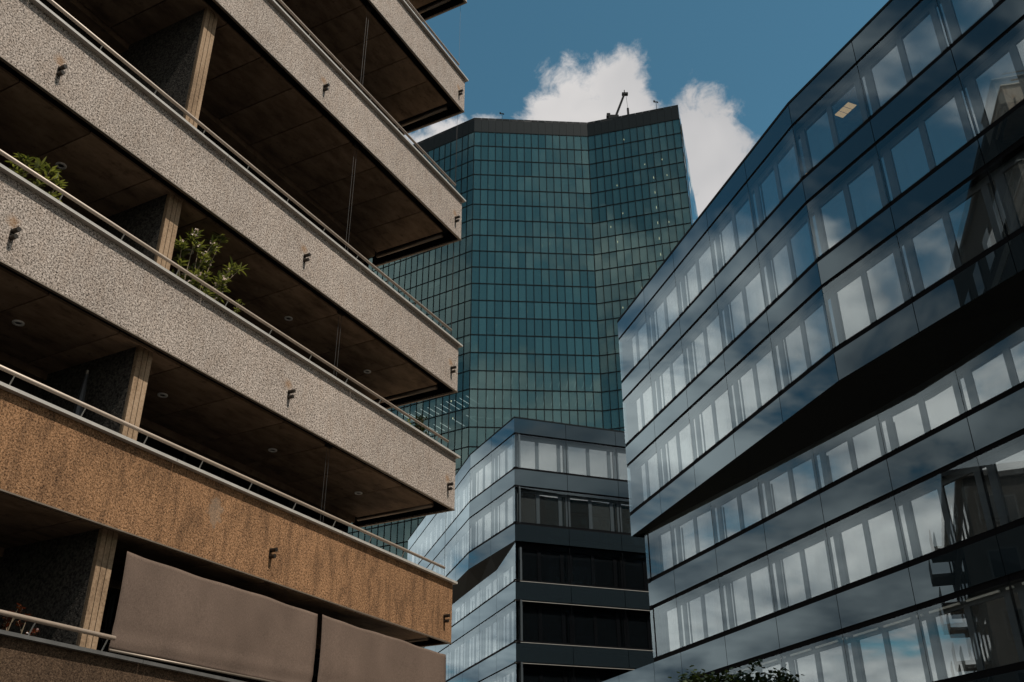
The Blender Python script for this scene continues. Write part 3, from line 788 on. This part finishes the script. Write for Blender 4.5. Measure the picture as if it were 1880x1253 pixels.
hk = MB().tube([(2.3, 0, 10.1), (2.45, 0, 6.6)], 0.035, 5).box(2.25, 2.65, -0.15, 0.15, 4.6, 6.6).tube([(2.5, 0, 5.0), (2.9, 0, 2.0)], 0.12, 6)
obj('hoist_hook', hk.mesh('hoist_hook', 'crane_metal'), CR)
for i, (x, y, lab) in enumerate(((27.9, 142.7, 'short weather mast on the right wing of the tower roof'), (-1.7, 145.8, 'short thin mast on the tower roof above its middle face'))):
    m_ = thing('roof_mast', lab, 'mast', (x, y, ZTOP - 0.3), 0, 'masts on the tower roof')
    obj('pole', MB().tube([(0, 0, 0), (0, 0, 2.3)], 0.05, 6).mesh('pole', 'crane_metal'), m_)
    obj('sensor_head', MB().box(-0.45, 0.35, -0.08, 0.08, 2.0, 2.12).box(-0.5, -0.2, -0.1, 0.1, 2.12, 2.4).box(.2, .4, -.1, .1, 1.9, 2.05).mesh('sensor_head', 'crane_metal'), m_)

# ================================================================ plants
def leaf(mb, base, d, L, wd, up, curl=0.25):
    d = d.normalized(); s = d.cross(up)
    if s.length < 1e-3: s = d.cross(Vector((1, 0, 0)))
    s.normalize(); n = s.cross(d)
    p = [base, base + d * L * .35 + s * wd * .5 + n * .02 * L, base + d * L * .35 - s * wd * .5 + n * .02 * L,
         base + d * L * .72 + s * wd * .36 - n * curl * L * .25, base + d * L * .72 - s * wd * .36 - n * curl * L * .25, base + d * L - n * curl * L * .6]
    mb.face_list(p, [(0, 1, 2), (1, 3, 4, 2), (3, 5, 4)])
def wander(rr, p, d, L, n, bend):
    pts = [p.copy()]; d = d.normalized()
    for k in range(n):
        d = (d + Vector((rr.uniform(-bend, bend), rr.uniform(-bend, bend), rr.uniform(-bend * .4, bend * .7)))).normalized()
        pts.append(pts[-1] + d * (L / n))
    return pts, d
AM = Matrix.Translation((-1.29, 20.66, 0)) @ Matrix.Rotation(R(62.1), 4, 'Z')
def shrub(name, label, cat, s, d, zf, shoots, leafm, L, wd, flowers=0, pot=(0.5, 0.28, 0.34), seed=1, dens=1.0, group=None):
    """shoots: local targets (ds, dd, dz) of the main stems measured from the pot top"""
    rr = random.Random(seed)
    o = AM @ Vector((s, d, zf)); root = thing(name, label, cat, tuple(o), R(62.1), group)
    pw, pd, ph = pot
    pm = MB()
    for (a, b, z0, z1) in ((1.0, 0.86, 0, ph - .05), (1.06, 1.06, ph - .05, ph)):
        vs = [(x * pw / 2 * k, y * pd / 2 * k, z) for z, k in ((z0, b), (z1, a)) for x, y in ((-1, -1), (1, -1), (1, 1), (-1, 1))]
        pm.face_list(vs, [(3, 2, 1, 0), (4, 5, 6, 7), (0, 1, 5, 4), (1, 2, 6, 5), (2, 3, 7, 6), (3, 0, 4, 7)])
    obj('planter', pm.mesh('planter', 'terracotta'), root)
    st = MB(); lf = MB(); fl = MB()
    for (ds, dd, dz) in shoots:
        tgt = Vector((ds, dd, ph + dz)); p0 = Vector((rr.uniform(-.3, .3) * pw, rr.uniform(-.2, .2) * pd, ph - 0.03))
        mid = p0.lerp(tgt, .5) + Vector((rr.uniform(-.06, .06), rr.uniform(-.05, .05), 0.06))
        path = [(p0 * (1 - f) ** 2 + mid * 2 * f * (1 - f) + tgt * f * f) for f in [k / 8 for k in range(9)]]
        st.tube(path, [0.012 * (1 - .6 * k / 8) for k in range(9)], 5)
        tips = [(path[-1], (path[-1] - path[-2]).normalized(), 1.0)]
        for k in (4, 5, 6, 7):
            for _ in range(2):
                if rr.random() < 0.75 * dens:
                    dr = ((path[k + 1] - path[k]).normalized() + Vector((rr.uniform(-1, 1), rr.uniform(-1, 1), rr.uniform(-.2, .9)))).normalized()
                    pts, dl = wander(rr, path[k], dr, rr.uniform(.10, .24), 3, .25); st.tube(pts, 0.005, 4); tips.append((pts[-1], dl, .85))
        for (tp, dr, sc) in tips:
            for ring in range(4):
                bp = tp - dr * 0.035 * ring
                for q in range(4):
                    a = rr.uniform(0, 6.28); s1 = dr.cross(Vector((.3, .2, 1))).normalized(); s2 = dr.cross(s1)
                    ld = dr * rr.uniform(.25, .9) + (s1 * math.cos(a) + s2 * math.sin(a))
                    leaf(lf, bp, ld, L * rr.uniform(.6, 1.1) * sc, wd * rr.uniform(.8, 1.2), Vector((0, 0, 1)), rr.uniform(.05, .5))
            if flowers and rr.random() < flowers:
                for q in range(9):
                    c = tp + dr * 0.03 + Vector((rr.uniform(-1, 1), rr.uniform(-1, 1), rr.uniform(-1, 1))) * .038
                    for e in range(5):
                        a = e * 1.257 + q; leaf(fl, c, Vector((math.cos(a), math.sin(a) * .6, .4 * math.sin(a + q))), .024, .02, Vector((0, 1, .3)), .1)
    obj('stems', st.mesh('stems', 'stem_brown'), root); obj('foliage', lf.mesh('foliage', leafm), root)
    if fl.v: obj('flowers', fl.mesh('flowers', 'petal'), root)
    return root
ZF4 = 8.55 + 0.36; ZFE = 2.83 + 0.36
shrub('oleander', 'flowering oleander with pale blossoms beside the concrete column', 'shrub', -8.05, 0.42, ZF4,
      [(-.30, -.12, 1.45), (-.12, -.20, 1.75), (.02, -.15, 1.6), (.25, -.20, 1.75), (.45, -.2, 2.0), (.75, -.25, 1.55), (.95, -.22, 1.62), (.55, -.2, 1.2), (.6, -.15, .95), (.1, -.1, 1.1), (-.25, -.1, 1.1), (.3, .1, 1.4), (-.1, .1, 1.5), (.4, 0, 1.5)],
      'oleander_leaf', 0.19, 0.036, .55, (0.7, 0.3, 0.36), 3, .5)
shrub('oleander', 'leafy green shrub behind the rail at the left picture edge', 'shrub', -11.1, 0.38, ZF4,
      [(-.35, -.1, .95), (-.2, -.15, 1.1), (0, -.15, 1.15), (.15, -.18, 1.15), (.32, -.15, 1.05), (.38, -.1, .85), (.1, 0, .8), (-.15, 0, .9)],
      'oleander_leaf', 0.18, 0.036, 0, (0.7, 0.3, 0.36), 5, .4)
shrub('potted_shrub', 'small dark leafy shrub near the balcony corner', 'shrub', -1.05, 0.3, ZF4,
      [(-.15, 0, 0.95), (-.05, 0, 1.15), (.08, 0, 1.2), (.15, 0, 1.0), (0, .05, .8), (.22, 0, .8)], 'dark_leaf', 0.075, 0.038, 0, (0.34, 0.28, 0.34), 8)
shrub('potted_herb', 'yellow-green potted plant peeping over the balcony coping', 'shrub', -1.62, 0.3, ZF4,
      [(-.06, 0, 0.72), (.02, 0, .8), (.08, 0, .74), (.0, .04, .66)], 'lime_leaf', 0.07, 0.04, 0, (0.26, 0.24, 0.34), 9)
shrub('potted_herb', 'small green sprig right of the oleander behind the rail', 'shrub', -7.0, 0.34, ZF4,
      [(-.05, 0, 0.85), (.05, -.05, 1.1), (.1, 0, 0.95)], 'oleander_leaf', 0.06, 0.03, 0, (0.26, 0.24, 0.34), 12)
shrub('red_plant', 'sparse red-leaved plant on the lowest balcony at the left', 'plant', -9.72, 0.40, ZFE,
      [(-.2, -.1, .72), (-.05, -.1, .95), (.1, -.1, .85), (.2, -.08, .7)], 'red_leaf', 0.06, 0.03, 0, (0.5, 0.28, 0.34), 14, .5)

# ---- folded parasol leaning by the partition of the second balcony
PO = AM @ Vector((-9.12, 0.95, 5.69 + 0.36))
PAR = thing('folded_parasol', 'dark folded parasol standing beside the column on a balcony', 'parasol', tuple(PO), R(62.1))
obj('base', MB().tube([(0, 0, 0), (0, 0, 0.06)], 0.24, 14).mesh('base', 'black_metal'), PAR)
obj('pole', MB().tube([(0, 0, 0.06), (0.03, 0, 2.15)], 0.022, 8).mesh('pole', 'roller_metal'), PAR)
obj('canopy', MB().tube([(0.015, 0, 1.0), (0.018, 0, 1.15), (0.024, 0, 1.6), (0.03, 0, 2.12)], [0.085, 0.075, 0.06, 0.02], 9).mesh('canopy', 'frame_dark'), PAR)

# ================================================================ street trees in front of the right building
def tree(loc, h, spread, label, seed):
    rr = random.Random(seed)
    root = thing('street_tree', label, 'tree', loc, 0, 'street trees before the office building')
    tr = MB(); lf = MB()
    trunk = [Vector((0, 0, 0)), Vector((.03, .02, h * .25)), Vector((-.02, .03, h * .45)), Vector((.04, 0, h * .62))]
    tr.tube(trunk, [.13, .10, .08, .05], 8)
    for k in range(34):
        z = h * rr.uniform(.34, .62); a = rr.uniform(0, 6.28)
        p = Vector((0, 0, z)); d = Vector((math.cos(a), math.sin(a), rr.uniform(.2, 1.2)))
        pts, dl = wander(rr, p, d, spread * rr.uniform(.6, 1.05), 5, .3)
        pts = [Vector((q.x, q.y, min(q.z, h * .97))) for q in pts]
        tr.tube(pts, [.035, .028, .02, .015, .01, .006], 5)
        for q in pts[2:]:
            for c in range(6):
                cc = q + Vector((rr.gauss(0, .17), rr.gauss(0, .17), rr.gauss(0.03, .14)))
                for e in range(24):
                    b = cc + Vector((rr.gauss(0, .10), rr.gauss(0, .10), rr.gauss(0, .09)))
                    leaf(lf, b, Vector((rr.uniform(-1, 1), rr.uniform(-1, 1), rr.uniform(-.7, .6))), rr.uniform(.08, .15), .085, Vector((rr.uniform(-.5, .5), rr.uniform(-.5, .5), 1)), .3)
    obj('trunk', tr.mesh('trunk', 'bark'), root); obj('crown', lf.mesh('crown', 'dark_leaf'), root)
tree((4.45, 20.0, 0), 6.75, 1.35, 'leafy street tree whose crown top shows at the lower edge', 4)
tree((6.1, 19.4, 0), 5.9, 1.0, 'lower street tree to the right of the other tree crown', 9)
